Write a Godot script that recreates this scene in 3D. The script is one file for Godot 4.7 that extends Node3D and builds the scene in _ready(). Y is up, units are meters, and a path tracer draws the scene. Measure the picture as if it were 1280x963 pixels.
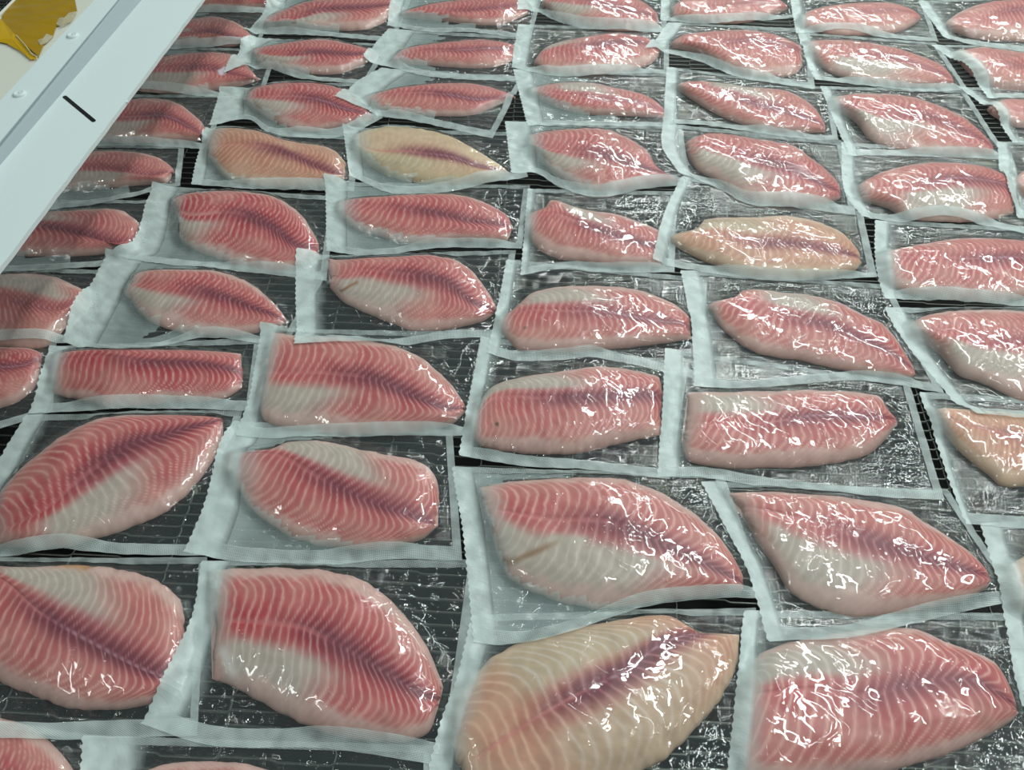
extends Node3D
# Vacuum-packed fish fillets lying in overlapping rows on a wire conveyor belt, a white guard plate at upper left.
# Units: metres; the belt's upper face is y = 0; belt outlines in the tables below are millimetres (x, z).

const CELL := 0.004
const GX := -1.0
const GZ := -1.5
const GNX := 520
const GNZ := 400

var heap := PackedFloat32Array()      # height of all that already lies on the belt
var taken := {}
var nz_a := FastNoiseLite.new()
var nz_b := FastNoiseLite.new()
var nz_c := FastNoiseLite.new()
var m_flesh: StandardMaterial3D
var m_film: StandardMaterial3D
var m_crinkle: StandardMaterial3D
var m_milky: StandardMaterial3D
var m_back: StandardMaterial3D
var m_seal: StandardMaterial3D
var m_dots: StandardMaterial3D
var pack_count := 0


func numbered(called: String) -> String:
	var n: int = taken.get(called, 0)
	taken[called] = n + 1
	return called if n == 0 else "%s_%03d" % [called, n]


func thing(called: String, label: String, category: String, group := "", at := Vector3.ZERO) -> Node3D:
	var o := Node3D.new()
	o.name = numbered(called)
	o.position = at
	o.set_meta("label", label)
	o.set_meta("category", category)
	if group:
		o.set_meta("group", group)
	add_child(o, true)
	return o


func part(called: String, mesh: Mesh, mat: Material, parent: Node3D) -> MeshInstance3D:
	var o := MeshInstance3D.new()
	o.name = called
	o.mesh = mesh
	if mat:
		o.material_override = mat
	parent.add_child(o, true)
	return o


func mat(color: Color, rough: float, metal := 0.0) -> StandardMaterial3D:
	var m := StandardMaterial3D.new()
	m.albedo_color = color
	m.roughness = rough
	m.metallic = metal
	return m


func smooth(a: float, b: float, x: float) -> float:
	var t := clampf((x - a) / (b - a), 0.0, 1.0)
	return t * t * (3.0 - 2.0 * t)


func gauss(x: float, w: float) -> float:
	return exp(-x * x / (w * w))


# ---------- curves

func points(mm: Array) -> PackedVector2Array:
	var out := PackedVector2Array()
	for k in range(0, mm.size(), 2):
		out.append(Vector2(mm[k], mm[k + 1]) * 0.001)
	return out


func resample(p: PackedVector2Array, n: int) -> PackedVector2Array:
	# a smooth curve through the points, evenly by length
	var out := PackedVector2Array()
	out.resize(n + 1)
	var count := p.size()
	var d := PackedFloat32Array()
	d.append(0.0)
	for k in range(1, count):
		d.append(d[k - 1] + p[k].distance_to(p[k - 1]))
	var total: float = d[count - 1]
	var tangents := PackedVector2Array()
	for k in count:
		var a: int = maxi(k - 1, 0)
		var b: int = mini(k + 1, count - 1)
		tangents.append((p[b] - p[a]) / maxf((d[b] - d[a]) / total, 1e-5))
	var i := 0
	for k in n + 1:
		var s := float(k) / n * total
		while i < count - 2 and d[i + 1] < s:
			i += 1
		var w: float = (d[i + 1] - d[i]) / total
		var t: float = clampf((s - d[i]) / maxf(d[i + 1] - d[i], 1e-6), 0.0, 1.0)
		var t2 := t * t
		var t3 := t2 * t
		out[k] = p[i] * (2 * t3 - 3 * t2 + 1) + tangents[i] * w * (t3 - 2 * t2 + t) + p[i + 1] * (3 * t2 - 2 * t3) + tangents[i + 1] * w * (t3 - t2)
	return out


func at_curve(c: PackedVector2Array, s: float) -> Vector2:
	var x := clampf(s, 0.0, 1.0) * (c.size() - 1)
	var i: int = mini(int(x), c.size() - 2)
	return c[i].lerp(c[i + 1], x - i)


# ---------- meshes

func grid_mesh(v: PackedVector3Array, nu: int, nv: int, uv: PackedVector2Array, col: PackedColorArray, pieces: Array, tangents := false) -> ArrayMesh:
	# v holds (nu + 1) x (nv + 1) points, u fastest; pieces holds one PackedInt32Array of triangles per surface
	var nor := PackedVector3Array()
	nor.resize(v.size())
	var w := nu + 1
	for j in nv + 1:
		var jr := j * w
		var ja := (j - 1) * w if j > 0 else jr
		var jb := (j + 1) * w if j < nv else jr
		for i in w:
			var a: int = i - 1 if i > 0 else i
			var b: int = i + 1 if i < nu else i
			var n := (v[jb + i] - v[ja + i]).cross(v[jr + b] - v[jr + a])
			nor[jr + i] = n.normalized() if n.length_squared() > 1e-20 else Vector3.UP
	var mesh := ArrayMesh.new()
	for idx in pieces:
		if idx.size() == 0:
			continue
		var arr := []
		arr.resize(Mesh.ARRAY_MAX)
		arr[Mesh.ARRAY_VERTEX] = v
		arr[Mesh.ARRAY_NORMAL] = nor
		arr[Mesh.ARRAY_INDEX] = idx
		if uv.size():
			arr[Mesh.ARRAY_TEX_UV] = uv
		if col.size():
			arr[Mesh.ARRAY_COLOR] = col
		if tangents:
			var st := SurfaceTool.new()
			st.create_from_arrays(arr)
			st.generate_tangents()
			st.commit(mesh)
		else:
			mesh.add_surface_from_arrays(Mesh.PRIMITIVE_TRIANGLES, arr)
	return mesh


func quad(idx: PackedInt32Array, a: int, b: int, c: int, d: int) -> void:
	idx.append_array(PackedInt32Array([a, b, c, a, c, d]))


func solid_box(st: SurfaceTool, c: Vector3, size: Vector3, turn := Basis.IDENTITY, chamfer := 0.0) -> void:
	# a box with chamfered long edges
	var h := size * 0.5
	var k := minf(chamfer, minf(h.x, minf(h.y, h.z)) * 0.9)
	for axis in 3:
		for s in [-1.0, 1.0]:
			var n := Vector3.ZERO
			n[axis] = s
			var u := Vector3.ZERO
			u[(axis + 1) % 3] = 1.0
			var w := n.cross(u)
			var hu: float = h[(axis + 1) % 3] - k
			var hw: float = h[(axis + 2) % 3] - k
			face(st, c, turn, [n * h[axis] - u * hu - w * hw, n * h[axis] + u * hu - w * hw, n * h[axis] + u * hu + w * hw, n * h[axis] - u * hu + w * hw], n)
	if k <= 0.0:
		return
	for axis in 3:
		var b := (axis + 1) % 3
		var d := (axis + 2) % 3
		for sb in [-1.0, 1.0]:
			for sd in [-1.0, 1.0]:
				var p := []
				for e in [-1.0, 1.0]:
					var q1 := Vector3.ZERO
					q1[axis] = e * (h[axis] - k)
					q1[b] = sb * h[b]
					q1[d] = sd * (h[d] - k)
					var q2 := Vector3.ZERO
					q2[axis] = e * (h[axis] - k)
					q2[b] = sb * (h[b] - k)
					q2[d] = sd * h[d]
					p.append(q1)
					p.append(q2)
				var n2 := Vector3.ZERO
				n2[b] = sb
				n2[d] = sd
				face(st, c, turn, [p[0], p[1], p[3], p[2]], n2)
	for sx in [-1.0, 1.0]:
		for sy in [-1.0, 1.0]:
			for sz in [-1.0, 1.0]:
				face(st, c, turn, [Vector3(sx * h.x, sy * (h.y - k), sz * (h.z - k)), Vector3(sx * (h.x - k), sy * h.y, sz * (h.z - k)), Vector3(sx * (h.x - k), sy * (h.y - k), sz * h.z)], Vector3(sx, sy, sz))


func face(st: SurfaceTool, c: Vector3, turn: Basis, p: Array, n: Vector3) -> void:
	# clockwise seen from the side the normal points to
	var nn := n.normalized()
	var flip: bool = (p[1] - p[0]).cross(p[2] - p[0]).dot(nn) > 0.0
	for k in range(1, p.size() - 1):
		var tri := [p[0], p[k + 1], p[k]] if flip else [p[0], p[k], p[k + 1]]
		for q in tri:
			st.set_normal(turn * nn)
			st.add_vertex(c + turn * q)


func box_mesh(c: Vector3, size: Vector3, turn := Basis.IDENTITY, chamfer := 0.0) -> ArrayMesh:
	var st := SurfaceTool.new()
	st.begin(Mesh.PRIMITIVE_TRIANGLES)
	solid_box(st, c, size, turn, chamfer)
	return st.commit()


func lathe(profile: PackedVector2Array, sides: int) -> ArrayMesh:
	# profile of (radius, height), turned about y; smooth
	var v := PackedVector3Array()
	for p in profile:
		for k in sides + 1:
			var a := TAU * k / sides
			v.append(Vector3(cos(a) * p.x, p.y, sin(a) * p.x))
	var idx := PackedInt32Array()
	var w := sides + 1
	for j in profile.size() - 1:
		for k in sides:
			quad(idx, j * w + k, j * w + k + 1, (j + 1) * w + k + 1, (j + 1) * w + k)
	var arr := []
	arr.resize(Mesh.ARRAY_MAX)
	arr[Mesh.ARRAY_VERTEX] = v
	arr[Mesh.ARRAY_INDEX] = idx
	var st := SurfaceTool.new()
	st.create_from_arrays(arr)
	st.generate_normals()
	return st.commit()


func tube(path: PackedVector3Array, r: float, sides: int, st: SurfaceTool) -> void:
	var rings := []
	for k in path.size():
		var d: Vector3 = (path[mini(k + 1, path.size() - 1)] - path[maxi(k - 1, 0)]).normalized()
		var a := d.cross(Vector3.UP if absf(d.y) < 0.9 else Vector3.RIGHT).normalized()
		var b := d.cross(a)
		var ring := []
		for s in sides:
			ring.append((a * cos(TAU * s / sides) + b * sin(TAU * s / sides)) * r)
		rings.append(ring)
	for k in path.size() - 1:
		for s in sides:
			var t := (s + 1) % sides
			var q := [path[k] + rings[k][s], path[k] + rings[k][t], path[k + 1] + rings[k + 1][t], path[k + 1] + rings[k + 1][s]]
			var nn := [rings[k][s], rings[k][t], rings[k + 1][t], rings[k + 1][s]]
			for e in [0, 2, 1, 0, 3, 2]:
				st.set_normal(nn[e].normalized())
				st.add_vertex(q[e])


# ---------- textures

func wrinkle_map(seed_: int, crinkled: bool) -> ImageTexture:
	# normals of a film: soft swells with sharp fold lines, or a tightly crumpled margin; one tile is 110 mm
	var side := 512
	var tile := 110.0
	var n := FastNoiseLite.new()
	n.seed = seed_
	n.noise_type = FastNoiseLite.TYPE_SIMPLEX_SMOOTH
	n.fractal_type = FastNoiseLite.FRACTAL_NONE
	n.frequency = 1.0
	var h := PackedFloat32Array()
	h.resize(side * side)
	var px := tile / side
	for y in side:
		for x in side:
			var total := 0.0
			for c in 4:
				# four shifted copies blended so that the tile closes on itself
				var ox := tile if c % 2 else 0.0
				var oy := tile if c / 2 else 0.0
				var wx := float(x) / side if c % 2 else 1.0 - float(x) / side
				var wy := float(y) / side if c / 2 else 1.0 - float(y) / side
				if wx * wy < 0.12:
					continue
				var u := x * px - ox
				var v := y * px - oy
				var k := 0.0
				if crinkled:
					var r := 1.0 - absf(n.get_noise_2d((u + v * 0.6) / 26.0 + 40.0, (v - u * 0.3) / 9.0))
					var q := 1.0 - absf(n.get_noise_2d(u / 5.0 + 80.0, v / 4.0))
					r *= r
					k = 0.26 * r * r * r * r + 0.07 * q * q * q + 1.15 * n.get_noise_2d(u / 20.0, v / 12.0 + 9.0)
				else:
					var wob := n.get_noise_2d(u / 30.0 + 7.0, v / 30.0)
					var r := 1.0 - absf(n.get_noise_2d(u / 26.0 + wob * 0.9 + 40.0, v / 13.0 + wob))
					var r2 := r * r
					k = 0.75 * n.get_noise_2d(u / 26.0, v / 15.0) + 0.26 * smooth(-0.25, 0.55, n.get_noise_2d(u / 34.0 + 90.0, v / 26.0)) * r2 * r2 * r2 * r2 * r2 + 0.012 * n.get_noise_2d(u / 4.5 + 60.0, v / 4.5)
				total += k * wx * wy
			h[y * side + x] = total
	var bytes := PackedByteArray()
	bytes.resize(side * side * 3)
	for y in side:
		for x in side:
			var dx := (h[y * side + (x + 1) % side] - h[y * side + (x + side - 1) % side]) / (2.0 * px)
			var dy := (h[((y + 1) % side) * side + x] - h[((y + side - 1) % side) * side + x]) / (2.0 * px)
			var m := Vector3(-dx, dy, 1.0).normalized()
			var o := (y * side + x) * 3
			bytes[o] = int(clampf(m.x * 127.5 + 127.5, 0, 255))
			bytes[o + 1] = int(clampf(m.y * 127.5 + 127.5, 0, 255))
			bytes[o + 2] = int(clampf(m.z * 127.5 + 127.5, 0, 255))
	return ImageTexture.create_from_image(Image.create_from_data(side, side, false, Image.FORMAT_RGB8, bytes))


func dot_map() -> ImageTexture:
	# the woven emboss of a heat seal
	var im := Image.create(64, 64, false, Image.FORMAT_RGBA8)
	for y in 64:
		for x in 64:
			var h := 0.5 + 0.5 * sin(TAU * (x + y) / 16.0) * sin(TAU * (x - y) / 16.0)
			im.set_pixel(x, y, Color(1, 1, 1, 0.30 + 0.70 * h))
	return ImageTexture.create_from_image(im)


func materials() -> void:
	nz_a.seed = 11
	nz_a.frequency = 1.0
	nz_a.noise_type = FastNoiseLite.TYPE_SIMPLEX_SMOOTH
	nz_b.seed = 23
	nz_b.frequency = 1.0
	nz_b.noise_type = FastNoiseLite.TYPE_SIMPLEX_SMOOTH
	nz_c.seed = 37
	nz_c.frequency = 1.0
	nz_c.noise_type = FastNoiseLite.TYPE_SIMPLEX_SMOOTH
	nz_c.fractal_type = FastNoiseLite.FRACTAL_NONE
	m_flesh = mat(Color.WHITE, 0.4)
	m_flesh.vertex_color_use_as_albedo = true
	m_film = mat(Color(0.9, 0.96, 0.97, 0.03), 0.035)
	m_film.transparency = BaseMaterial3D.TRANSPARENCY_ALPHA
	m_film.cull_mode = BaseMaterial3D.CULL_DISABLED
	m_film.normal_enabled = true
	m_film.normal_texture = wrinkle_map(5, false)
	m_film.normal_scale = 1.0
	m_crinkle = m_film.duplicate()
	m_crinkle.albedo_color = Color(0.85, 0.95, 0.95, 0.018)
	m_crinkle.normal_texture = wrinkle_map(9, true)
	m_crinkle.normal_scale = 1.25
	m_back = m_crinkle.duplicate()
	m_back.normal_scale = 1.6
	m_milky = m_crinkle.duplicate()
	m_milky.albedo_color = Color(0.84, 0.92, 0.91, 0.30)
	m_milky.roughness = 0.14
	m_milky.normal_scale = 0.6
	m_seal = mat(Color(0.87, 0.93, 0.92), 0.32)
	m_seal.transparency = BaseMaterial3D.TRANSPARENCY_ALPHA
	m_seal.vertex_color_use_as_albedo = true
	m_seal.cull_mode = BaseMaterial3D.CULL_DISABLED
	m_seal.normal_enabled = true
	m_seal.normal_texture = m_crinkle.normal_texture
	m_seal.normal_scale = 0.45
	m_dots = m_seal.duplicate()
	m_dots.albedo_texture = dot_map()
	m_dots.uv1_scale = Vector3(14, 14, 1)
	m_dots.normal_enabled = false


# ---------- packed fillets

func flesh_color(s: float, t: float, wx: float, wz: float, k: Dictionary) -> Color:
	var a := absf(t)
	var n1 := nz_a.get_noise_2d(wx * 22.0, wz * 22.0)
	var n2 := nz_b.get_noise_2d(wx * 70.0, wz * 70.0)
	var c := s + 0.10 * s * s + n1 * 0.016 + n2 * 0.004
	if t < 0.0:
		c -= lerpf(0.02, 0.05, smooth(0.1, 0.7, s)) * sin(PI * minf(a, 0.9) / 0.9) - 0.16 * maxf(a - 0.45, 0.0) * maxf(a - 0.45, 0.0) * 2.0
	else:
		c -= lerpf(-0.015, 0.055, smooth(0.15, 0.8, s)) * sin(PI * minf(a, 0.95) / 0.95) - 0.2 * maxf(a - 0.5, 0.0) * maxf(a - 0.5, 0.0) * 2.0
	var f: float = fposmod(c * k.n, 1.0)
	var line := gauss(f - 0.5, 0.125 + 0.03 * k.red + n2 * 0.03)
	var spine: float = gauss(a, 0.2) * smooth(0.2, 0.55, s) * k.dark
	var near: float = gauss(a, 0.42)
	var pale := 0.0
	if k.belly != 0:
		var mine := 1.0 if t * k.belly > 0.0 else 0.0
		var twin: float = k.belly2
		mine = maxf(mine, 0.75 * twin)
		var span := smooth(k.b0 - 0.06, k.b0 + 0.08, s) * (1.0 - smooth(k.b1 - 0.16, k.b1 + 0.1, s + 0.25 * (a - 0.5)))
		pale = mine * span * smooth(0.14, 0.4, a + n1 * 0.06)
	var edge := smooth(k.rim, k.rim + 0.16, a + n2 * 0.06 + n1 * 0.10)
	edge = maxf(edge, 1.0 - smooth(0.02, 0.12, s + n2 * 0.03))
	edge = maxf(edge, 0.5 * smooth(0.96, 1.0, s))
	var red: float = k.red * clampf(0.38 + 0.55 * near + 0.12 * smooth(0.1, 0.6, s) + n1 * 0.6, 0.0, 1.2)
	red = clampf(red, 0.0, 1.15)
	var muscle: Color = k.c_pale.lerp(k.c_red, red)
	muscle = muscle.lerp(k.c_belly, pale * 0.92)
	muscle = muscle.lerp(Color(0.40, 0.11, 0.18), clampf(spine * (1.0 - 0.5 * pale), 0.0, 0.9))
	var septum: Color = k.c_line.lerp(Color(0.82, 0.78, 0.74), pale)
	septum = septum.lerp(Color(0.62, 0.36, 0.41), spine * 0.85)
	var out := muscle.lerp(septum, line * (0.85 - 0.2 * pale + 0.3 * n1))
	var cord: float = gauss(a, 0.013 + 0.004 * sin(c * k.n * TAU)) * smooth(0.4, 0.62, s) * (1.0 - smooth(0.95, 0.99, s))
	out = out.lerp(Color(0.78, 0.64, 0.70), cord * (0.42 + 0.25 * sin(c * k.n * TAU)))
	var seam := gauss(t, 0.03) * smooth(0.04, 0.1, s) * (1.0 - smooth(0.42, 0.55, s))
	out = out.lerp(Color(0.78, 0.48, 0.47), seam * 0.7)
	out = out.lerp(k.c_edge, edge * 0.85)
	for mk in k.marks:
		var q := Vector2(s, t * 0.25)
		var u := Vector2(mk[0], mk[1] * 0.25)
		var d := Vector2(mk[2], mk[3] * 0.25) - u
		var along := clampf((q - u).dot(d) / maxf(d.length_squared(), 1e-6), 0.0, 1.0)
		out = out.lerp(Color(mk[5], mk[6], mk[7]), gauss(q.distance_to(u + d * along) + n2 * 0.006, mk[4]) * 0.85)
	if k.tear > 0.0:
		out = out.lerp(Color(0.85, 0.8, 0.85), smooth(0.055, 0.03, absf(s - k.tear) + absf(t - 0.1) * 0.12 + n2 * 0.02))
	var v: float = 1.0 + n2 * 0.06
	return Color(out.r * v, out.g * v, out.b * v).srgb_to_linear()


func pack(label: String, outline: Array, up: Array, mid: Array, low: Array, given: Dictionary) -> void:
	pack_count += 1
	var rng := RandomNumberGenerator.new()
	rng.seed = 1000 + pack_count
	var k := {"red": 0.7, "tone": 0, "belly": 0, "b0": 0.0, "b1": 0.0, "belly2": 0.0, "dark": 0.5, "w": 0.09, "n": 28.0, "tear": 0.0, "milk": 0, "marks": []}
	k.merge(given, true)
	k.rim = rng.randf_range(0.66, 0.8)
	k.c_red = [Color(0.68, 0.17, 0.21), Color(0.70, 0.38, 0.30), Color(0.70, 0.49, 0.36)][k.tone]
	k.c_pale = [Color(0.77, 0.55, 0.50), Color(0.79, 0.64, 0.54), Color(0.82, 0.73, 0.61)][k.tone]
	k.c_line = [Color(0.87, 0.67, 0.62), Color(0.87, 0.71, 0.60), Color(0.85, 0.73, 0.59)][k.tone]
	k.c_belly = [Color(0.70, 0.67, 0.62), Color(0.74, 0.67, 0.56), Color(0.74, 0.67, 0.53)][k.tone]
	k.c_edge = [Color(0.81, 0.69, 0.65), Color(0.82, 0.72, 0.62), Color(0.80, 0.72, 0.58)][k.tone]
	# the pouch's outline
	var tr := Vector2(outline[0], outline[1]) * 0.001
	var cut := outline.find("bottom")
	var lc := resample(points(outline.slice(3, cut)), 60)
	var bc := resample(points(outline.slice(cut + 1)), 60)
	var tl := lc[0]
	var bl := lc[60]
	var br := bc[60]
	var middle := (tl + tr + bl + br) * 0.25
	var far := Vector3(middle.x, -0.527, middle.y).length()
	# the fillet
	var U := points(up)
	var M := points(mid)
	var L := points(low)
	var step := clampf(0.0017 * far, 0.0008, 0.0014)
	var long := M[0].distance_to(M[M.size() - 1])
	var broad := 0.0
	var cu := resample(U, 80)
	var cm := resample(M, 80)
	var cl := resample(L, 80)
	for i in 81:
		broad += cu[i].distance_to(cl[i]) / 81.0
	var nu := clampi(int(long / step), 60, 300)
	var nv := clampi(int(broad / step * 1.1), 30, 130)
	cu = resample(U, nu)
	cm = resample(M, nu)
	cl = resample(L, nu)
	var thick := minf(0.015, 0.004 + broad * 0.14)
	var base := 0.0008
	var v := PackedVector3Array()
	var col := PackedColorArray()
	var w := nu + 1
	v.resize(w * (nv + 1))
	col.resize(v.size())
	for j in nv + 1:
		var t := sin(PI * 0.5 * (2.0 * j / nv - 1.0))
		var a := absf(t)
		var round_ := sqrt(maxf(0.0, 1.0 - pow(a, 2.6)))
		for i in w:
			var s := 0.55 * (float(i) / nu) + 0.45 * (0.5 - 0.5 * cos(PI * i / nu))
			var m := at_curve(cm, s)
			var e := at_curve(cu, s) if t < 0.0 else at_curve(cl, s)
			var rag := 1.0 + 0.03 * nz_b.get_noise_2d(m.x * 60.0 + 9.0 * signf(t), m.y * 60.0)
			var p := m + (e - m) * a * rag
			var ends := exp(-s / 0.03) - exp((s - 1.0) / 0.03)
			p += (cm[nu] - cm[0]).normalized() * ends * (0.0016 + 0.0022 * nz_b.get_noise_2d(t * 1.6 + pack_count * 7.0, 3.0) + 0.0012 * nz_b.get_noise_2d(t * 6.0, pack_count * 5.0))
			var cap := sqrt(maxf(0.0, 1.0 - pow(absf(2.0 * s - 1.0), 10.0)))
			var h := thick * (0.62 + 0.38 * sin(PI * clampf(s * 0.9 + 0.08, 0.0, 1.0))) * round_ * cap
			h *= 1.0 + 0.10 * nz_a.get_noise_2d(p.x * 18.0, p.y * 18.0)
			h -= 0.0009 * gauss(t, 0.035) * cap * smooth(0.03, 0.1, s) * (1.0 - smooth(0.45, 0.6, s)) 
			var n := j * w + i
			v[n] = Vector3(p.x, base + h, p.y)
			col[n] = flesh_color(s, t, p.x, p.y, k)
	var tri := PackedInt32Array()
	for j in nv:
		for i in nu:
			var n := j * w + i
			quad(tri, n, n + 1, n + w + 1, n + w)
	# its flat underside, closing the body along both edges
	var first := v.size()
	for i in w:
		v.append(Vector3(v[i].x, base, v[i].z))
		col.append(col[i])
	for i in w:
		v.append(Vector3(v[nv * w + i].x, base, v[nv * w + i].z))
		col.append(col[nv * w + i])
	for i in nu:
		quad(tri, first + i, first + w + i, first + w + i + 1, first + i + 1)
	var root := thing("fillet_pack", label, "packed fish", "vacuum-packed fish fillets on the conveyor belt", Vector3(middle.x, 0, middle.y))
	var off := root.position
	# what the pouch lies on and over
	var lo := tl.min(tr).min(bl).min(br) - Vector2.ONE * 0.03
	var hi := tl.max(tr).max(bl).max(br) + Vector2.ONE * 0.03
	var i0 := clampi(int((lo.x - GX) / CELL), 0, GNX - 2)
	var j0 := clampi(int((lo.y - GZ) / CELL), 0, GNZ - 2)
	var cw := clampi(int((hi.x - lo.x) / CELL) + 2, 2, GNX - i0)
	var ch := clampi(int((hi.y - lo.y) / CELL) + 2, 2, GNZ - j0)
	var F := PackedFloat32Array()
	F.resize(cw * ch)
	var mask := PackedByteArray()
	mask.resize(cw * ch)
	var meaty := PackedByteArray()
	meaty.resize(cw * ch)
	var fs := clampf(0.0046 * far, 0.0024, 0.0034)
	var fu := clampi(int(tl.distance_to(tr) / fs), 30, 110)
	var fv := clampi(int(tl.distance_to(bl) / fs), 20, 80)
	var fw := fu + 1
	lc = resample(points(outline.slice(3, cut)), fv)
	bc = resample(points(outline.slice(cut + 1)), fu)
	var sheet := PackedVector2Array()
	sheet.resize(fw * (fv + 1))
	for j in fv + 1:
		var b := float(j) / fv
		for i in fw:
			var a := float(i) / fu
			var q := tl.lerp(tr, a) * (1.0 - b) + bc[i] * b + lc[j] * (1.0 - a) + tr.lerp(br, b) * a
			q -= tl * (1.0 - a) * (1.0 - b) + tr * a * (1.0 - b) + bl * (1.0 - a) * b + br * a * b
			sheet[j * fw + i] = q
			var ci := int((q.x - GX) / CELL) - i0
			var cj := int((q.y - GZ) / CELL) - j0
			for dj in [0, 1]:
				for di in [0, 1]:
					var x: int = ci + di
					var y: int = cj + dj
					if x >= 0 and y >= 0 and x < cw and y < ch:
						mask[y * cw + x] = 1
	for y in ch:
		for x in cw:
			if mask[y * cw + x]:
				F[y * cw + x] = heap[(y + j0) * GNX + x + i0] + 0.0005
	var under := F.duplicate()
	for n in first:
		var x := int((v[n].x - GX) / CELL + 0.5) - i0
		var y := int((v[n].z - GZ) / CELL + 0.5) - j0
		if x >= 0 and y >= 0 and x < cw and y < ch:
			var c := y * cw + x
			F[c] = maxf(F[c], v[n].y + 0.0007)
			mask[c] = 1
			if v[n].y > base + 0.002:
				meaty[c] = 1
	var slope := 0.95 * CELL
	for turn in 2:
		for y in range(1, ch - 1):
			for x in range(1, cw - 1):
				var c := y * cw + x
				if mask[c]:
					F[c] = maxf(F[c], maxf(maxf(F[c - 1], F[c - cw]) - slope, maxf(F[c - cw - 1], F[c - cw + 1]) - slope * 1.4142))
		for y in range(ch - 2, 0, -1):
			for x in range(cw - 2, 0, -1):
				var c := y * cw + x
				if mask[c]:
					F[c] = maxf(F[c], maxf(maxf(F[c + 1], F[c + cw]) - slope, maxf(F[c + cw + 1], F[c + cw - 1]) - slope * 1.4142))
	for y in ch:
		for x in cw:
			var c := y * cw + x
			if mask[c]:
				var g := (y + j0) * GNX + x + i0
				heap[g] = maxf(heap[g], F[c])
	# move the fillet into the pack's own axes
	for n in v.size():
		v[n] -= off
	var body := ArrayMesh.new()
	body = fillet_mesh(v, nu, nv, col, tri)
	part("fish_fillet", body, m_flesh, root)
	# the film
	var film := PackedVector3Array()
	film.resize(sheet.size())
	var uv := PackedVector2Array()
	uv.resize(sheet.size())
	var soft := PackedByteArray()
	var back := PackedVector3Array()
	back.resize(sheet.size())
	var uv_back := PackedVector2Array()
	uv_back.resize(sheet.size())
	soft.resize(sheet.size())
	var ang := rng.randf_range(-0.5, 0.5)
	var shift := Vector2(rng.randf(), rng.randf())
	for n in sheet.size():
		var q := sheet[n]
		var gx := clampf((q.x - GX) / CELL - i0, 0.0, cw - 1.001)
		var gy := clampf((q.y - GZ) / CELL - j0, 0.0, ch - 1.001)
		var x := int(gx)
		var y := int(gy)
		var c := y * cw + x
		var h := lerpf(lerpf(F[c], F[c + 1], gx - x), lerpf(F[c + cw], F[c + cw + 1], gx - x), gy - y)
		var on := meaty[c] + meaty[c + 1] + meaty[c + cw] + meaty[c + cw + 1]
		soft[n] = 1 if on == 4 else 0
		var crease := nz_c.get_noise_2d((q.x * 0.6 + q.y) * 110.0, (q.y - q.x * 0.4) * 60.0)
		h += (0.0002 + 0.00025 * crease) if on == 4 else (0.0006 + 0.0007 * crease)
		film[n] = Vector3(q.x, h, q.y) - off
		uv[n] = q.rotated(ang) / 0.11 + shift
		var g := lerpf(lerpf(under[c], under[c + 1], gx - x), lerpf(under[c + cw], under[c + cw + 1], gx - x), gy - y)
		back[n] = Vector3(q.x, minf(g, h - 0.0003), q.y) - off
		uv_back[n] = q.rotated(ang + 1.1) / 0.13 + shift
	var len_l := tl.distance_to(bl)
	var len_t := tl.distance_to(tr)
	var su := clampi(roundi(k.w * fu), 2, fu - 4)
	var eu := clampi(roundi(0.007 / len_t * fu), 2, 6)
	var bv := clampi(roundi(0.0105 / len_l * fv), 2, 8)
	var tv := clampi(roundi(0.006 / len_l * fv), 2, 6)
	var flat := PackedInt32Array()
	var cloudy := PackedInt32Array()
	var rough := PackedInt32Array()
	for j in range(tv, fv - bv):
		for i in range(su, fu - eu):
			var n := j * fw + i
			if soft[n] and soft[n + fw + 1] and soft[n + 1] and soft[n + fw]:
				quad(flat, n, n + 1, n + fw + 1, n + fw)
			elif k.milk and (i < fu * (0.42 + 0.1 * nz_c.get_noise_2d(j * 0.2, pack_count)) or j > fv * 0.82 and i < fu * 0.6):
				quad(cloudy, n, n + 1, n + fw + 1, n + fw)
			else:
				quad(rough, n, n + 1, n + fw + 1, n + fw)
	var none := PackedColorArray()
	if flat.size():
		var o := part("clear_film", grid_mesh(film, fu, fv, uv, none, [flat], true), m_film, root)
		o.set_meta("label", "tight glossy clear film over the fillet")
	part("film_margin", grid_mesh(film, fu, fv, uv, none, [rough], true), m_crinkle, root)
	var lower := rough.duplicate()
	lower.append_array(cloudy)
	part("back_film", grid_mesh(back, fu, fv, uv_back, none, [lower], true), m_back, root)
	if cloudy.size():
		var o := part("cloudy_film", grid_mesh(film, fu, fv, uv, none, [cloudy], true), m_milky, root)
		o.set_meta("label", "cloudy whitish film beside the fillet")
	# the heat seals: frosted where the two sheets are welded, fading inwards
	var fade := maxi(su + roundi((0.12 if k.milk else 0.05) * fu), su + 3)
	seal("frosted_seal", film, uv, fu, fv, 0, fade, 0, fv, func(i: int, j: int, x: float) -> float:
		var d := float(i) / su
		var a: float = 0.78 if d < 0.75 else lerpf(0.78, 0.3, smooth(0.75, 1.05, d))
		return a * (1.0 - smooth(0.95, float(fade) / su, d + 0.25 * x)) * (0.9 + 0.25 * x), m_seal, root, true)
	seal("embossed_seal", film, uv, fu, fv, su / 2, fu, fv - bv, fv, func(i: int, j: int, x: float) -> float:
		return (0.72 + 0.3 * x) * smooth(su * 0.4, su * 1.2, i), m_dots, root)
	seal("embossed_seal", film, uv, fu, fv, su / 2, fu, 0, tv, func(i: int, j: int, x: float) -> float:
		return (0.5 + 0.3 * x) * smooth(su * 0.4, su * 1.2, i), m_dots, root)
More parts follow.
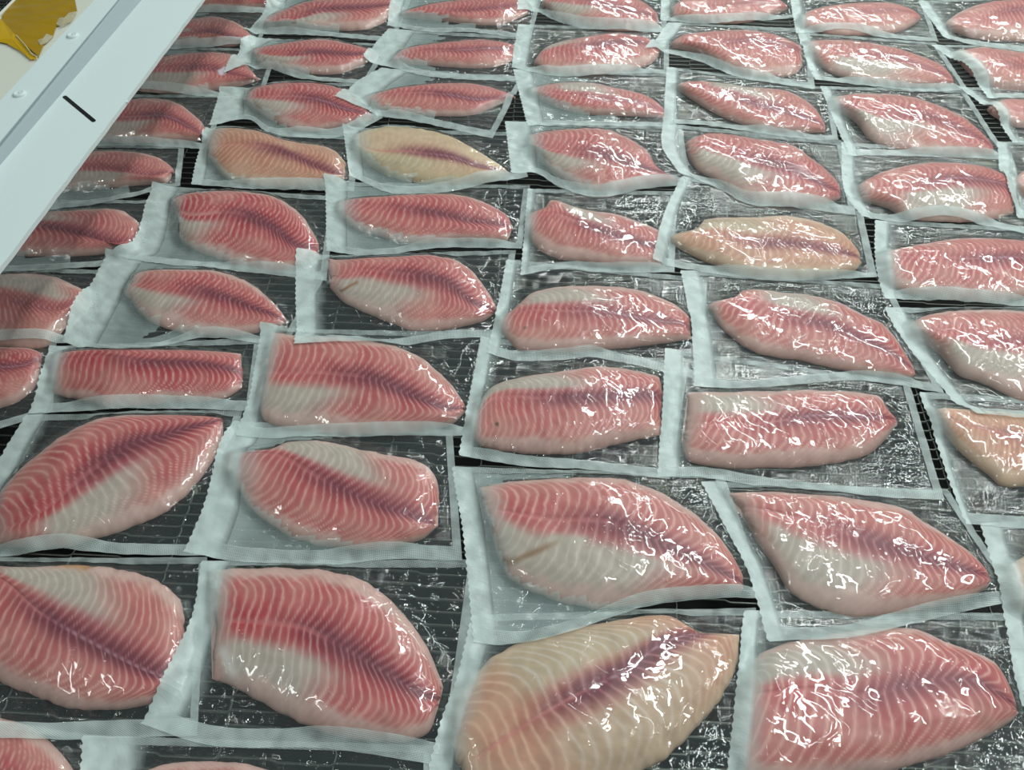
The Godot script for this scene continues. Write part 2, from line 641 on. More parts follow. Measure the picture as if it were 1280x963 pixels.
	seal("frosted_seal", film, uv, fu, fv, fu - eu, fu, tv, fv - bv, func(i: int, j: int, x: float) -> float:
		return 0.42 + 0.2 * x, m_seal, root)


func fillet_mesh(v: PackedVector3Array, nu: int, nv: int, col: PackedColorArray, tri: PackedInt32Array) -> ArrayMesh:
	var w := nu + 1
	var nor := PackedVector3Array()
	nor.resize(v.size())
	for j in nv + 1:
		var jr := j * w
		var ja := (j - 1) * w if j > 0 else jr
		var jb := (j + 1) * w if j < nv else jr
		for i in w:
			var a: int = i - 1 if i > 0 else i
			var b: int = i + 1 if i < nu else i
			var n := (v[jb + i] - v[ja + i]).cross(v[jr + b] - v[jr + a])
			nor[jr + i] = n.normalized() if n.length_squared() > 1e-20 else Vector3.UP
	for n in range(w * (nv + 1), v.size()):
		nor[n] = Vector3.DOWN
	var arr := []
	arr.resize(Mesh.ARRAY_MAX)
	arr[Mesh.ARRAY_VERTEX] = v
	arr[Mesh.ARRAY_NORMAL] = nor
	arr[Mesh.ARRAY_INDEX] = tri
	arr[Mesh.ARRAY_COLOR] = col
	var mesh := ArrayMesh.new()
	mesh.add_surface_from_arrays(Mesh.PRIMITIVE_TRIANGLES, arr, [], {}, 0)
	return mesh


func seal(called: String, film: PackedVector3Array, uv: PackedVector2Array, fu: int, fv: int, i0: int, i1: int, j0: int, j1: int, alpha: Callable, m: Material, root: Node3D, teeth := false) -> void:
	var nu := i1 - i0
	var nv := j1 - j0
	if nu < 1 or nv < 1:
		return
	var v := PackedVector3Array()
	var t := PackedVector2Array()
	var c := PackedColorArray()
	var idx := PackedInt32Array()
	var w := nu + 1
	for j in nv + 1:
		for i in w:
			var n := (j + j0) * (fu + 1) + i + i0
			var p := film[n]
			if teeth and i == 0 and j % 2 == 1:
				p += (film[n] - film[n + 1]).normalized() * 0.0012
			p.y += 0.00025 if teeth else 0.00055
			v.append(p)
			t.append(uv[n])
			var g := root.position + p
			var x := nz_b.get_noise_2d(g.x * 55.0, g.z * 55.0)
			c.append(Color(1, 1, 1, clampf(alpha.call(i + i0, j + j0, x), 0.0, 1.0)))
	for j in nv:
		for i in nu:
			var n := j * w + i
			quad(idx, n, n + 1, n + w + 1, n + w)
	part(called, grid_mesh(v, nu, nv, t, c, [idx], true), m, root)


# ---------- belt and guard

func belt() -> void:
	var steel := mat(Color(0.34, 0.36, 0.34), 0.4, 0.85)
	var root := thing("conveyor_belt", "grey steel wire conveyor belt under all the packs, dark gaps between its rods", "conveyor belt")
	root.rotation.y = deg_to_rad(-3.15)
	var pitch := 0.0094
	var st := SurfaceTool.new()
	st.begin(Mesh.PRIMITIVE_TRIANGLES)
	# a rod with the shallow joggles of a flat-wire belt
	var path := PackedVector3Array()
	for k in 27:
		var x := -0.98 + 0.075 * k
		path.append(Vector3(x, 0, 0.0008))
		path.append(Vector3(x + 0.034, 0, 0.0008))
		path.append(Vector3(x + 0.0375, 0, -0.0008))
		path.append(Vector3(x + 0.0715, 0, -0.0008))
	tube(path, 0.0011, 6, st)
	var rod := st.commit()
	for k in 142:
		var o := part("cross_rod", rod, steel, root)
		o.position = Vector3(0, -0.0012, 0.06 - pitch * k)
	# the links that tie each rod to the next
	var links := SurfaceTool.new()
	links.begin(Mesh.PRIMITIVE_TRIANGLES)
	for k in 27:
		var x := -0.98 + 0.075 * k + 0.036
		for r in 141:
			var z := 0.06 - pitch * r
			tube(PackedVector3Array([Vector3(x, -0.0016, z), Vector3(x + 0.0007 * (r % 2), -0.0022, z - pitch * 0.5), Vector3(x, -0.0016, z - pitch)]), 0.0009, 4, links)
	var lk := part("link_wires", links.commit(), steel, root)
	lk.set_meta("kind", "stuff")
	var dark := mat(Color(0.05, 0.05, 0.048), 0.7)
	var fl := MeshInstance3D.new()
	fl.name = "floor"
	fl.mesh = box_mesh(Vector3(0, -0.13, -0.7), Vector3(3.2, 0.06, 3.0))
	fl.material_override = dark
	fl.set_meta("kind", "structure")
	add_child(fl)


func slab(st: SurfaceTool, a: Vector3, b: Vector3, c: Vector3, d: Vector3, down: float) -> void:
	# a plate with the corners a, b, c, d on top, as thick as down
	var low := Vector3(0, -down, 0)
	var mid := (a + b + c + d) * 0.25
	face(st, Vector3.ZERO, Basis.IDENTITY, [a, b, c, d], Vector3.UP)
	face(st, Vector3.ZERO, Basis.IDENTITY, [a + low, b + low, c + low, d + low], Vector3.DOWN)
	var p := [a, b, c, d]
	for k in 4:
		var q: Vector3 = p[k]
		var r: Vector3 = p[(k + 1) % 4]
		var n := (r - q).cross(Vector3.UP).normalized()
		if n.dot((q + r) * 0.5 - mid) < 0.0:
			n = -n
		face(st, Vector3.ZERO, Basis.IDENTITY, [q, r, r + low, q + low], n)


func guard() -> void:
	var white := mat(Color(0.86, 0.92, 0.92), 0.45)
	var gn := NoiseTexture2D.new()
	var fn := FastNoiseLite.new()
	fn.frequency = 0.06
	fn.seed = 3
	gn.noise = fn
	gn.seamless = true
	gn.as_normal_map = true
	gn.bump_strength = 1.5
	white.normal_enabled = true
	white.normal_texture = gn
	white.normal_scale = 0.25
	white.uv1_triplanar = true
	white.uv1_scale = Vector3(14, 14, 14)
	var root := thing("guard_plate", "white painted metal side guard with a riveted bar and one black mark, upper left", "guard")
	# corner lines of the guard, carried on past the frame along its length
	var e0 := Vector3(-0.3485, 0.1200, -0.8657)
	var e1 := Vector3(-0.3952, 0.1200, -0.4320)
	var g0 := Vector3(-0.4158, 0.1200, -0.8657)
	var g1 := Vector3(-0.4488, 0.1200, -0.5614)
	var t0 := Vector3(-0.4319, 0.1300, -0.8444)
	var t1 := Vector3(-0.4521, 0.1300, -0.5823)
	var o0 := Vector3(-0.4573, 0.1300, -0.8444)
	var o1 := Vector3(-0.4788, 0.1300, -0.6468)
	var de := (e1 - e0).normalized()
	e0 -= de * 0.35
	e1 += de * 0.5
	var dg := (g1 - g0).normalized()
	g0 -= dg * 0.35
	g1 += dg * 0.5
	var dt := (t1 - t0).normalized()
	t0 -= dt * 0.35
	t1 += dt * 0.5
	var d_o := (o1 - o0).normalized()
	o0 -= d_o * 0.35
	o1 += d_o * 0.5
	# the flat flange, its cut edge slightly burred
	var st := SurfaceTool.new()
	st.begin(Mesh.PRIMITIVE_TRIANGLES)
	var n := 120
	var side := de.cross(Vector3.UP).normalized()
	if side.x < 0.0:
		side = -side
	for k in n:
		var a := float(k) / n
		var b := float(k + 1) / n
		var ja := side * 0.0009 * nz_b.get_noise_1d(k * 0.9)
		var jb := side * 0.0009 * nz_b.get_noise_1d((k + 1) * 0.9)
		slab(st, g0.lerp(g1, a), e0.lerp(e1, a) + ja, e0.lerp(e1, b) + jb, g0.lerp(g1, b), 0.004)
	var flange := part("flange", st.commit(), white, root)
	st = SurfaceTool.new()
	st.begin(Mesh.PRIMITIVE_TRIANGLES)
	var burr := Vector3(-0.3714, 0.1185, -0.6641)
	solid_box(st, burr + side * 0.0006, Vector3(0.0035, 0.0026, 0.004), Basis(Vector3.UP, 0.6), 0.001)
	part("burr", st.commit(), white, flange)
	# the raised bar behind it: sloping inner face, flat top, outer face
	st = SurfaceTool.new()
	st.begin(Mesh.PRIMITIVE_TRIANGLES)
	var drop := Vector3(0, -0.018, 0)
	var out_n := -side
	face(st, Vector3.ZERO, Basis.IDENTITY, [t0, t1, o1, o0], Vector3.UP)
	face(st, Vector3.ZERO, Basis.IDENTITY, [o0, o1, o1 + drop, o0 + drop], out_n)
	face(st, Vector3.ZERO, Basis.IDENTITY, [t1, o1, o1 + drop, g1 + Vector3(0, -0.004, 0), g1], de)
	face(st, Vector3.ZERO, Basis.IDENTITY, [t0, o0, o0 + drop, g0 + Vector3(0, -0.004, 0), g0], -de)
	face(st, Vector3.ZERO, Basis.IDENTITY, [o0 + drop, o1 + drop, g1 + Vector3(0, -0.004, 0), g0 + Vector3(0, -0.004, 0)], Vector3.DOWN)
	part("riveted_bar", st.commit(), white, root)
	st = SurfaceTool.new()
	st.begin(Mesh.PRIMITIVE_TRIANGLES)
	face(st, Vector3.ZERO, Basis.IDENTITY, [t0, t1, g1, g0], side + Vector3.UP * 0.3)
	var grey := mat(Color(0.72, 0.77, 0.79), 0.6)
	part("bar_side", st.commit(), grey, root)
	for at in [Vector3(-0.4648, 0.1300, -0.6576), Vector3(-0.4533, 0.1300, -0.7665)]:
		var dome := lathe(PackedVector2Array([Vector2(0.0001, 0.0016), Vector2(0.0024, 0.0014), Vector2(0.0038, 0.0023), Vector2(0.0050, 0.0021), Vector2(0.0058, 0.0011), Vector2(0.0060, 0.0)]), 24)
		var rv := part("rivet", dome, white, root)
		rv.position = at
		var pin := part("rivet_pin", lathe(PackedVector2Array([Vector2(0.0001, 0.0021), Vector2(0.0007, 0.0019), Vector2(0.0008, 0.0011)]), 10), grey, rv)
		pin.position = Vector3(0.0003, 0, 0)
	# the black marker line on the flange
	var m0 := Vector3(-0.4311, 0.1202, -0.6697)
	var m1 := Vector3(-0.3897, 0.1202, -0.6294)
	var ml := (m1 - m0)
	st = SurfaceTool.new()
	st.begin(Mesh.PRIMITIVE_TRIANGLES)
	var mn := ml.cross(Vector3.UP).normalized() * 0.0021
	var ring := []
	for k in 16:
		var a := TAU * k / 16.0
		var c := m0 if k >= 4 and k < 12 else m1
		ring.append(c + ml.normalized() * cos(a) * 0.0021 + mn * sin(a))
	face(st, Vector3.ZERO, Basis.IDENTITY, ring, Vector3.UP)
	var mk := part("black_mark", st.commit(), mat(Color(0.03, 0.035, 0.05), 0.5), root)
	mk.set_meta("label", "short black marker line across the white guard")


func side_table() -> void:
	# what stands behind the guard: a white ledge with a sheet of amber plastic on it
	var ledge := thing("white_ledge", "off-white ledge behind the riveted guard, top left corner", "ledge")
	var st := SurfaceTool.new()
	st.begin(Mesh.PRIMITIVE_TRIANGLES)
	var a := Vector3(-0.6660, 0.0400, -1.0404)
	var b := Vector3(-0.6700, 0.0400, -0.9877)
	var c := Vector3(-0.5917, 0.0400, -0.6814)
	var d := Vector3(-0.5265, 0.0400, -1.1830)
	var ab := (b - a)
	slab(st, a - ab * 3.0, b + ab * 3.0, c + ab * 1.0, d, 0.02)
	part("top", st.commit(), mat(Color(0.86, 0.87, 0.82), 0.5), ledge)
	var rim := SurfaceTool.new()
	rim.begin(Mesh.PRIMITIVE_TRIANGLES)
	tube(PackedVector3Array([a - ab * 3.0 + Vector3.UP * 0.001, b + ab * 3.0 + Vector3.UP * 0.001]), 0.0022, 8, rim)
	part("rim", rim.commit(), mat(Color(0.86, 0.87, 0.82), 0.5), ledge)
	var amber := thing("amber_plastic_sheet", "crumpled glossy amber plastic sheet lying on the off-white ledge", "plastic sheet")
	var glossy := mat(Color(0.66, 0.52, 0.0), 0.3)
	glossy.normal_enabled = true
	glossy.normal_texture = m_crinkle.normal_texture
	glossy.normal_scale = 0.5
	sheet("sheet", [Vector3(-0.6672, 0.0415, -1.0508), Vector3(-0.5936, 0.0415, -1.0508), Vector3(-0.5727, 0.0415, -1.0040), Vector3(-0.5701, 0.0425, -0.9742), Vector3(-0.5845, 0.0415, -0.9617), Vector3(-0.5796, 0.0415, -0.9374), Vector3(-0.5829, 0.0420, -0.9148), Vector3(-0.5792, 0.0415, -0.8891), Vector3(-0.6050, 0.0440, -0.9130), Vector3(-0.6302, 0.0445, -0.9416), Vector3(-0.6579, 0.0425, -0.9742), Vector3(-0.6655, 0.0415, -0.9889)], glossy, amber)
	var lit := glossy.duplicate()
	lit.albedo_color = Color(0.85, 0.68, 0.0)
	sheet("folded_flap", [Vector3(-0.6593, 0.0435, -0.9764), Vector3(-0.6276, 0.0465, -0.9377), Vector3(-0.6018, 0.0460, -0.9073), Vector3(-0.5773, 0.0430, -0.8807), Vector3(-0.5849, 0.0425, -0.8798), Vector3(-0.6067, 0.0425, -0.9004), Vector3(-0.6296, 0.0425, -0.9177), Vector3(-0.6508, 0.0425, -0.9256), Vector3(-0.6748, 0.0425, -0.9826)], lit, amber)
	var frost := mat(Color(0.86, 0.85, 0.74, 0.55), 0.6)
	frost.transparency = BaseMaterial3D.TRANSPARENCY_ALPHA
	sheet("frost_patch", [Vector3(-0.5708, 0.0425, -0.9997), Vector3(-0.5682, 0.0435, -0.9701), Vector3(-0.5760, 0.0435, -0.9577), Vector3(-0.5847, 0.0432, -0.9645), Vector3(-0.5868, 0.0432, -0.9812), Vector3(-0.5783, 0.0432, -0.9749), Vector3(-0.5791, 0.0430, -0.9944)], frost, amber)
	sheet("frost_patch", [Vector3(-0.5784, 0.0425, -0.9355), Vector3(-0.5799, 0.0430, -0.9187), Vector3(-0.5854, 0.0432, -0.9125), Vector3(-0.5929, 0.0432, -0.9242), Vector3(-0.5866, 0.0432, -0.9262), Vector3(-0.5879, 0.0432, -0.9401)], frost, amber)
	st = SurfaceTool.new()
	st.begin(Mesh.PRIMITIVE_TRIANGLES)
	tube(PackedVector3Array([Vector3(-0.6195, 0.0472, -0.9284), Vector3(-0.5995, 0.0470, -0.9054), Vector3(-0.5843, 0.0450, -0.8864), Vector3(-0.5754, 0.0435, -0.8817)]), 0.0008, 6, st)
	part("pale_crease", st.commit(), mat(Color(0.82, 0.78, 0.55), 0.4), amber)


func sheet(called: String, rim: Array, m: Material, root: Node3D) -> void:
	# a thin buckled sheet: fan from the middle, with a rim wall
	var mid := Vector3.ZERO
	for p in rim:
		mid += p / rim.size()
	mid.y += 0.002
	var st := SurfaceTool.new()
	st.begin(Mesh.PRIMITIVE_TRIANGLES)
	for k in rim.size():
		var p: Vector3 = rim[k]
		var q: Vector3 = rim[(k + 1) % rim.size()]
		var n := (q - p).cross(mid - p).normalized()
		if n.y < 0.0:
			n = -n
		face(st, Vector3.ZERO, Basis.IDENTITY, [p, q, mid], n)
		var o := (q - p).cross(Vector3.UP).normalized()
		if o.dot((p + q) * 0.5 - mid) < 0.0:
			o = -o
		face(st, Vector3.ZERO, Basis.IDENTITY, [p, q, q + Vector3.DOWN * 0.0008, p + Vector3.DOWN * 0.0008], o)
	m.uv1_triplanar = true
	m.uv1_scale = Vector3(5, 5, 5)
	part(called, st.commit(), m, root)


func lamp(at: Vector3, size: Vector2, energy: float) -> void:
	var l := AreaLight3D.new()
	l.name = numbered("ceiling_light")
	l.position = at
	l.rotation_degrees = Vector3(-90, 0, 0)
	l.area_size = size
	l.light_energy = energy
	l.light_color = Color(0.97, 1.0, 0.985)
	l.shadow_enabled = true
	l.set("area_range", 12.0)
	add_child(l)


func _ready() -> void:
	# camera, half a metre above the belt and looking down along it
	var cam := Camera3D.new()
	cam.name = "camera"
	cam.position = Vector3(0, 0.527, 0)
	cam.rotation = Vector3(-atan2(1218.5, 950.0), 0, 0)
	cam.fov = rad_to_deg(2.0 * atan(481.5 / 950.0))
	cam.near = 0.02
	add_child(cam)
	cam.current = true
	# the hall: grey-white surroundings and rows of tubes under the ceiling
	var e := Environment.new()
	e.background_mode = Environment.BG_COLOR
	e.background_color = Color(0.70, 0.76, 0.76)
	e.background_energy_multiplier = 0.3
	e.tonemap_mode = Environment.TONE_MAPPER_LINEAR
	e.tonemap_exposure = 0.92
	e.sdfgi_enabled = true
	e.ssao_enabled = true
	e.ssil_enabled = true
	var we := WorldEnvironment.new()
	we.name = "environment"
	we.environment = e
	add_child(we)
	for z in [-0.6, -2.1, -3.6, -5.1]:
		lamp(Vector3(0.75, 2.1, z), Vector2(0.09, 1.2), 1.9)
		lamp(Vector3(2.0, 2.1, z), Vector2(0.09, 1.2), 2.1)
	lamp(Vector3(-1.5, 2.3, 0.4), Vector2(0.12, 1.2), 0.9)
	materials()
	heap.resize(GNX * GNZ)
	belt()
	guard()
	side_table()
	# the packs, from the lowest of each overlap to the topmost
	pack("deep red packed fillet cut by the photo's left border, touching the dark oblong fillet pack",
		[-419,-464, "left", -560,-463,-508,-344, "bottom", -508,-344,-453,-354,-392,-381],
		[-544,-443,-508,-454,-463,-452,-438,-451,-425,-446], [-533,-420,-479,-414,-447,-421,-430,-425,-422,-437], [-523,-400,-477,-381,-437,-385,-419,-403,-419,-427], {"red": 0.85, "dark": 0.8})
	pack("pale greyish packed fillet directly below the pointed end of the white guard",
		[-404,-555, "left", -587,-558,-539,-452, "bottom", -539,-452,-386,-459],
		[-564,-535,-494,-546,-453,-545,-434,-536,-411,-524], [-551,-508,-482,-505,-450,-495,-421,-491,-407,-511], [-529,-465,-466,-455,-426,-455,-413,-493,-407,-508], {"red": 0.45, "belly": -1, "b0": 0.2, "b1": 0.9, "dark": 0.4, "milk": 1})
	pack("long red packed fillet half under the white guard, its pale spine line showing",
		[-381,-663, "left", -607,-665,-547,-551, "bottom", -547,-551,-476,-553,-372,-565],
		[-580,-633,-495,-640,-425,-648,-405,-638,-390,-624], [-577,-624,-484,-608,-439,-597,-393,-581,-386,-596], [-559,-582,-504,-576,-424,-577,-395,-588,-390,-615], {"red": 0.68, "belly": -1, "b0": 0.1, "b1": 0.6, "dark": 0.9, "milk": 1})
	pack("packed fillet with a bulging glassy tail beside a bare black patch of belt",
		[-380,-760, "left", -560,-767,-496,-647, "bottom", -496,-647,-448,-656,-366,-689],
		[-532,-727,-483,-748,-430,-748,-402,-737,-379,-717], [-526,-710,-473,-708,-435,-703,-396,-696,-377,-710], [-516,-680,-485,-680,-409,-690,-383,-694,-379,-710], {"red": 0.54, "belly": 1, "b0": 0.1, "b1": 0.7, "dark": 0.5, "milk": 1})
	pack("packed fillet poking from under the guard, bright violet spine line at its tail",
		[-360,-869, "left", -545,-871,-502,-761, "bottom", -502,-761,-427,-761,-348,-755],
		[-514,-831,-473,-855,-417,-850,-373,-810,-364,-796], [-507,-811,-454,-803,-407,-802,-362,-776,-362,-782], [-496,-775,-457,-769,-410,-769,-369,-772,-362,-778], {"red": 0.68, "belly": 1, "b0": 0.1, "b1": 0.55, "dark": 0.9, "milk": 1})
	pack("packed fillet with a white skin tear near its tail, beside the guard",
		[-313,-980, "left", -517,-988,-478,-879, "bottom", -478,-879,-414,-869,-311,-857],
		[-494,-941,-464,-953,-412,-965,-366,-959,-323,-905], [-486,-913,-422,-910,-386,-910,-342,-897,-322,-900], [-477,-881,-450,-875,-400,-874,-353,-886,-326,-901], {"red": 0.63, "belly": 1, "b0": 0.1, "b1": 0.6, "dark": 0.7, "tear": 0.72, "milk": 1})
	pack("small brownish packed fillet below the topmost sliver beside the white guard",
		[-339,-1095, "left", -520,-1090,-481,-979, "bottom", -481,-979,-341,-984],
		[-491,-1040,-451,-1056,-414,-1063,-376,-1042,-352,-1009], [-483,-1010,-435,-999,-407,-1005,-363,-988,-352,-1006], [-479,-991,-446,-991,-408,-989,-371,-989,-353,-1008], {"red": 0.45, "dark": 0.9, "milk": 1})
	pack("topmost sliver of packed fillet touching the white guard at the photo's top",
		[-335,-1196, "left", -526,-1195,-488,-1080, "bottom", -488,-1080,-325,-1079],
		[-494,-1129,-448,-1154,-401,-1154,-361,-1134,-338,-1105], [-489,-1111,-434,-1105,-388,-1105,-353,-1098,-338,-1104], [-485,-1093,-433,-1089,-388,-1091,-354,-1096,-340,-1105], {"red": 0.72, "dark": 0.6})
	pack("packed fillet in the photo's bottom left corner, only its rounded upper end showing",
		[-267,-123, "left", -400,-139,-362,-61, "bottom", -362,-61,-248,-64],
		[-375,-117,-358,-136,-331,-133,-308,-126,-275,-102,-267,-85], [-363,-92,-311,-91,-265,-81], [-351,-67,-303,-61,-277,-67,-265,-77], {"red": 0.72, "dark": 0.4})
	pack("packed fillet at lower left with a grey-white upper flank and diagonal violet spine",
		[-227,-247, "left", -429,-245,-375,-120, "bottom", -375,-120,-314,-119,-268,-121,-203,-123],
		[-415,-241,-363,-238,-313,-240,-271,-233,-243,-218,-229,-198], [-412,-235,-366,-225,-328,-200,-281,-177,-234,-158,-224,-162], [-401,-201,-369,-168,-318,-148,-283,-139,-241,-142,-231,-151], {"red": 0.5, "belly": -1, "b0": 0.2, "b1": 0.72, "dark": 1, "w": 0.1, "marks": [[0.42, -0.97, 0.52, -0.95, 0.02, 0.72, 0.5, 0.28]]})
	pack("large packed fillet slanting from lower left up to its tail at right",
		[-230,-382, "left", -413,-377,-417,-333,-410,-239, "bottom", -410,-239,-338,-252,-286,-249,-230,-248],
		[-397,-275,-403,-306,-376,-352,-350,-372,-310,-376,-245,-374], [-390,-260,-352,-282,-334,-309,-309,-337,-278,-351,-250,-364,-243,-372], [-390,-255,-376,-255,-334,-256,-303,-267,-267,-287,-249,-316,-241,-350,-243,-371], {"red": 0.72, "belly": 1, "b0": 0.18, "b1": 0.62, "dark": 1})
	pack("dark red packed fillet with blunt oblong ends just above the big slanting fillet",
		[-230,-465, "left", -421,-454,-415,-420,-411,-378, "bottom", -411,-378,-355,-382,-291,-383,-221,-381],
		[-416,-442,-402,-446,-354,-448,-281,-448,-244,-446], [-413,-432,-368,-435,-324,-428,-278,-427,-237,-421], [-401,-400,-368,-392,-342,-386,-292,-391,-252,-394,-235,-407], {"red": 0.9, "dark": 0.9})
	pack("packed fillet with a milky bare bag corner at left and a pale belly",
		[-183,-550, "left", -409,-579,-411,-535,-412,-460, "bottom", -412,-460,-371,-443,-339,-443,-287,-464,-207,-453],
		[-374,-551,-340,-554,-287,-550,-252,-532,-222,-502,-211,-486], [-373,-533,-357,-527,-317,-521,-266,-505,-243,-495,-211,-484], [-377,-524,-366,-512,-346,-490,-311,-473,-258,-468,-226,-474,-212,-483], {"red": 0.72, "belly": 1, "b0": 0.03, "b1": 0.5, "dark": 0.9, "w": 0.16, "milk": 1})
	pack("vivid crimson striped packed fillet, reddest of all, its bag corner folded milky white",
		[-191,-670, "left", -394,-688,-394,-657,-386,-588,-405,-574, "bottom", -405,-574,-382,-569,-323,-559,-262,-551,-182,-539],
		[-370,-664,-347,-674,-304,-675,-259,-667,-224,-638,-197,-593], [-357,-641,-332,-625,-287,-626,-250,-608,-217,-580,-196,-582], [-345,-616,-340,-597,-307,-576,-259,-559,-218,-554,-195,-575], {"red": 0.99, "belly": 1, "b0": 0.0, "b1": 0.35, "dark": 1, "w": 0.14, "milk": 1, "marks": [[0.02, 0.02, 0.3, -0.02, 0.02, 0.8, 0.55, 0.52]]})
	pack("orange packed fillet with a short purple spine, broad end beside a bare black gap",
		[-178,-780, "left", -361,-794,-360,-744,-354,-691, "bottom", -354,-691,-281,-682,-173,-679],
		[-355,-767,-352,-792,-306,-789,-260,-767,-212,-757,-188,-731], [-351,-750,-310,-749,-281,-742,-252,-730,-198,-699,-185,-704], [-350,-744,-320,-704,-296,-693,-264,-687,-211,-687,-185,-700], {"red": 0.68, "tone": 1, "dark": 0.9, "w": 0.07, "milk": 1})
	pack("pink packed fillet with a pointed tail and belly edge bulging below its wavy seal",
		[-179,-902, "left", -366,-880,-361,-803, "bottom", -361,-803,-318,-816,-288,-787,-252,-779,-202,-779,-156,-818],
		[-331,-859,-321,-882,-283,-893,-215,-880,-169,-822], [-330,-852,-288,-848,-243,-844,-201,-822,-167,-816], [-329,-849,-294,-818,-256,-794,-214,-796,-168,-816], {"red": 0.81, "belly": 1, "b0": 0.05, "b1": 0.5, "dark": 0.9, "w": 0.16, "milk": 1})
	pack("pink packed fillet second from the photo's top in the column right of the guard",
		[-162,-992, "left", -350,-1010,-362,-983,-362,-899, "bottom", -362,-899,-327,-929,-266,-906,-186,-893],
		[-348,-972,-320,-984,-264,-1001,-220,-990,-184,-972], [-346,-964,-307,-949,-250,-951,-208,-949,-181,-960], [-343,-962,-325,-938,-268,-920,-221,-920,-183,-954], {"red": 0.81, "belly": 1, "b0": 0.1, "b1": 0.5, "dark": 0.9, "w": 0.14, "milk": 1})
	pack("topmost fully laid packed fillet in the column right of the guard, two bright glints",
		[-141,-1167, "left", -342,-1163,-352,-1079,-365,-1020, "bottom", -365,-1020,-268,-1016,-160,-998],
		[-353,-1042,-328,-1079,-287,-1110,-220,-1120,-173,-1115,-161,-1093], [-353,-1041,-307,-1036,-268,-1065,-208,-1074,-160,-1092], [-353,-1043,-326,-1036,-264,-1032,-204,-1032,-179,-1054,-161,-1093], {"red": 0.68, "belly": 1, "b0": 0.1, "b1": 0.6, "dark": 0.9, "w": 0.1, "milk": 1})
	pack("packed fillet cut by the photo's bottom border, frosted bag corner beside the corner fillet",
		[-49,-117, "left", -276,-123,-255,-49, "bottom", -255,-49,-44,-49],
		[-245,-92,-236,-100,-213,-107,-175,-107,-144,-100,-107,-85], [-242,-81,-172,-80,-105,-73], [-237,-69,-169,-54,-105,-65], {"red": 0.71, "dark": 0.6, "w": 0.16})
	pack("big red packed fillet at bottom with a milky white head end and crimson tail",
		[-24,-245, "left", -230,-244,-226,-199,-232,-153,-241,-130, "bottom", -241,-130,-193,-117,-118,-115,-38,-104],
		[-224,-237,-183,-238,-131,-235,-98,-222,-64,-188,-45,-153], [-209,-196,-176,-193,-141,-188,-88,-161,-61,-147,-47,-144], [-203,-159,-188,-154,-159,-140,-118,-124,-71,-119,-55,-124,-48,-140], {"red": 0.84, "belly": 1, "b0": 0.03, "b1": 0.55, "dark": 0.95, "w": 0.1, "marks": [[0.06, 0.55, 0.1, 0.8, 0.03, 0.86, 0.85, 0.82]]})
	pack("packed fillet with greyish upper flank and squared tail, above the big red-tailed one",
		[-50,-362, "left", -235,-371,-240,-340,-240,-288,-245,-251, "bottom", -245,-251,-203,-243,-142,-240,-89,-245,-37,-244],
		[-234,-336,-198,-339,-184,-348,-158,-350,-121,-341,-81,-332,-64,-321,-56,-303], [-232,-333,-189,-331,-157,-313,-120,-293,-91,-281,-58,-271], [-232,-327,-218,-307,-201,-286,-160,-261,-102,-253,-70,-261,-56,-273], {"red": 0.63, "belly": -1, "b0": 0.22, "b1": 0.75, "dark": 0.85, "w": 0.14, "milk": 1})
	pack("broad packed fillet, square-cut pale head, its bag tucked under a frosted bag corner",
		[-17,-471, "left", -232,-477,-230,-439,-227,-394,-230,-356, "bottom", -230,-356,-196,-353,-117,-354,-31,-356],
		[-225,-472,-194,-466,-153,-463,-109,-454,-81,-439,-56,-413,-39,-387], [-220,-423,-204,-415,-167,-414,-121,-406,-92,-392,-54,-377,-39,-383], [-218,-390,-209,-371,-174,-361,-100,-358,-54,-366,-39,-380], {"red": 0.63, "belly": 1, "b0": 0, "b1": 0.45, "dark": 0.95, "w": 0.07})
	pack("packed fillet with a notched head and translucent belly, wide clear bag at lower left",
		[4,-584, "left", -214,-574,-212,-541,-194,-447, "bottom", -194,-447,-144,-450,-102,-454,-59,-463,-7,-465],
		[-188,-572,-172,-568,-128,-570,-80,-573,-48,-561,-26,-529,-14,-502], [-180,-544,-163,-538,-144,-543,-105,-538,-65,-527,-36,-500,-15,-497], [-180,-532,-161,-511,-146,-501,-112,-483,-93,-474,-63,-475,-30,-485,-16,-494], {"red": 0.71, "belly": 1, "b0": 0.05, "b1": 0.6, "dark": 0.9, "w": 0.1, "marks": [[0.12, 0.8, 0.2, 0.45, 0.01, 0.55, 0.36, 0.22], [0.02, 0.1, 0.05, 0.1, 0.01, 0.5, 0.25, 0.2]]})
	pack("slim packed fillet tapering to a pale head at left, below the yellowish fillet",
		[20,-689, "left", -206,-695,-188,-583, "bottom", -188,-583,-141,-574,-73,-587,10,-586],
		[-189,-658,-163,-663,-121,-668,-61,-671,-26,-656,-2,-635], [-187,-649,-147,-643,-109,-636,-75,-628,-45,-618,2,-614], [-187,-646,-167,-619,-136,-605,-102,-594,-49,-598,-8,-598,2,-614], {"red": 0.76, "dark": 0.85, "w": 0.1, "milk": 1})
	pack("yellowish packed fillet, palest of all, with a brown-purple streak along its spine",
		[0,-789, "left", -201,-799,-181,-706, "bottom", -181,-706,-131,-675,-70,-677,-31,-689,18,-704],
		[-186,-771,-179,-787,-142,-799,-80,-783,-41,-751,-3,-712], [-184,-763,-158,-739,-117,-734,-67,-724,-35,-709,-3,-707], [-184,-762,-168,-732,-133,-704,-88,-691,-31,-694,-3,-705], {"red": 0.29, "tone": 2, "belly": 1, "b0": 0.05, "b1": 0.6, "dark": 1, "w": 0.1, "milk": 1})
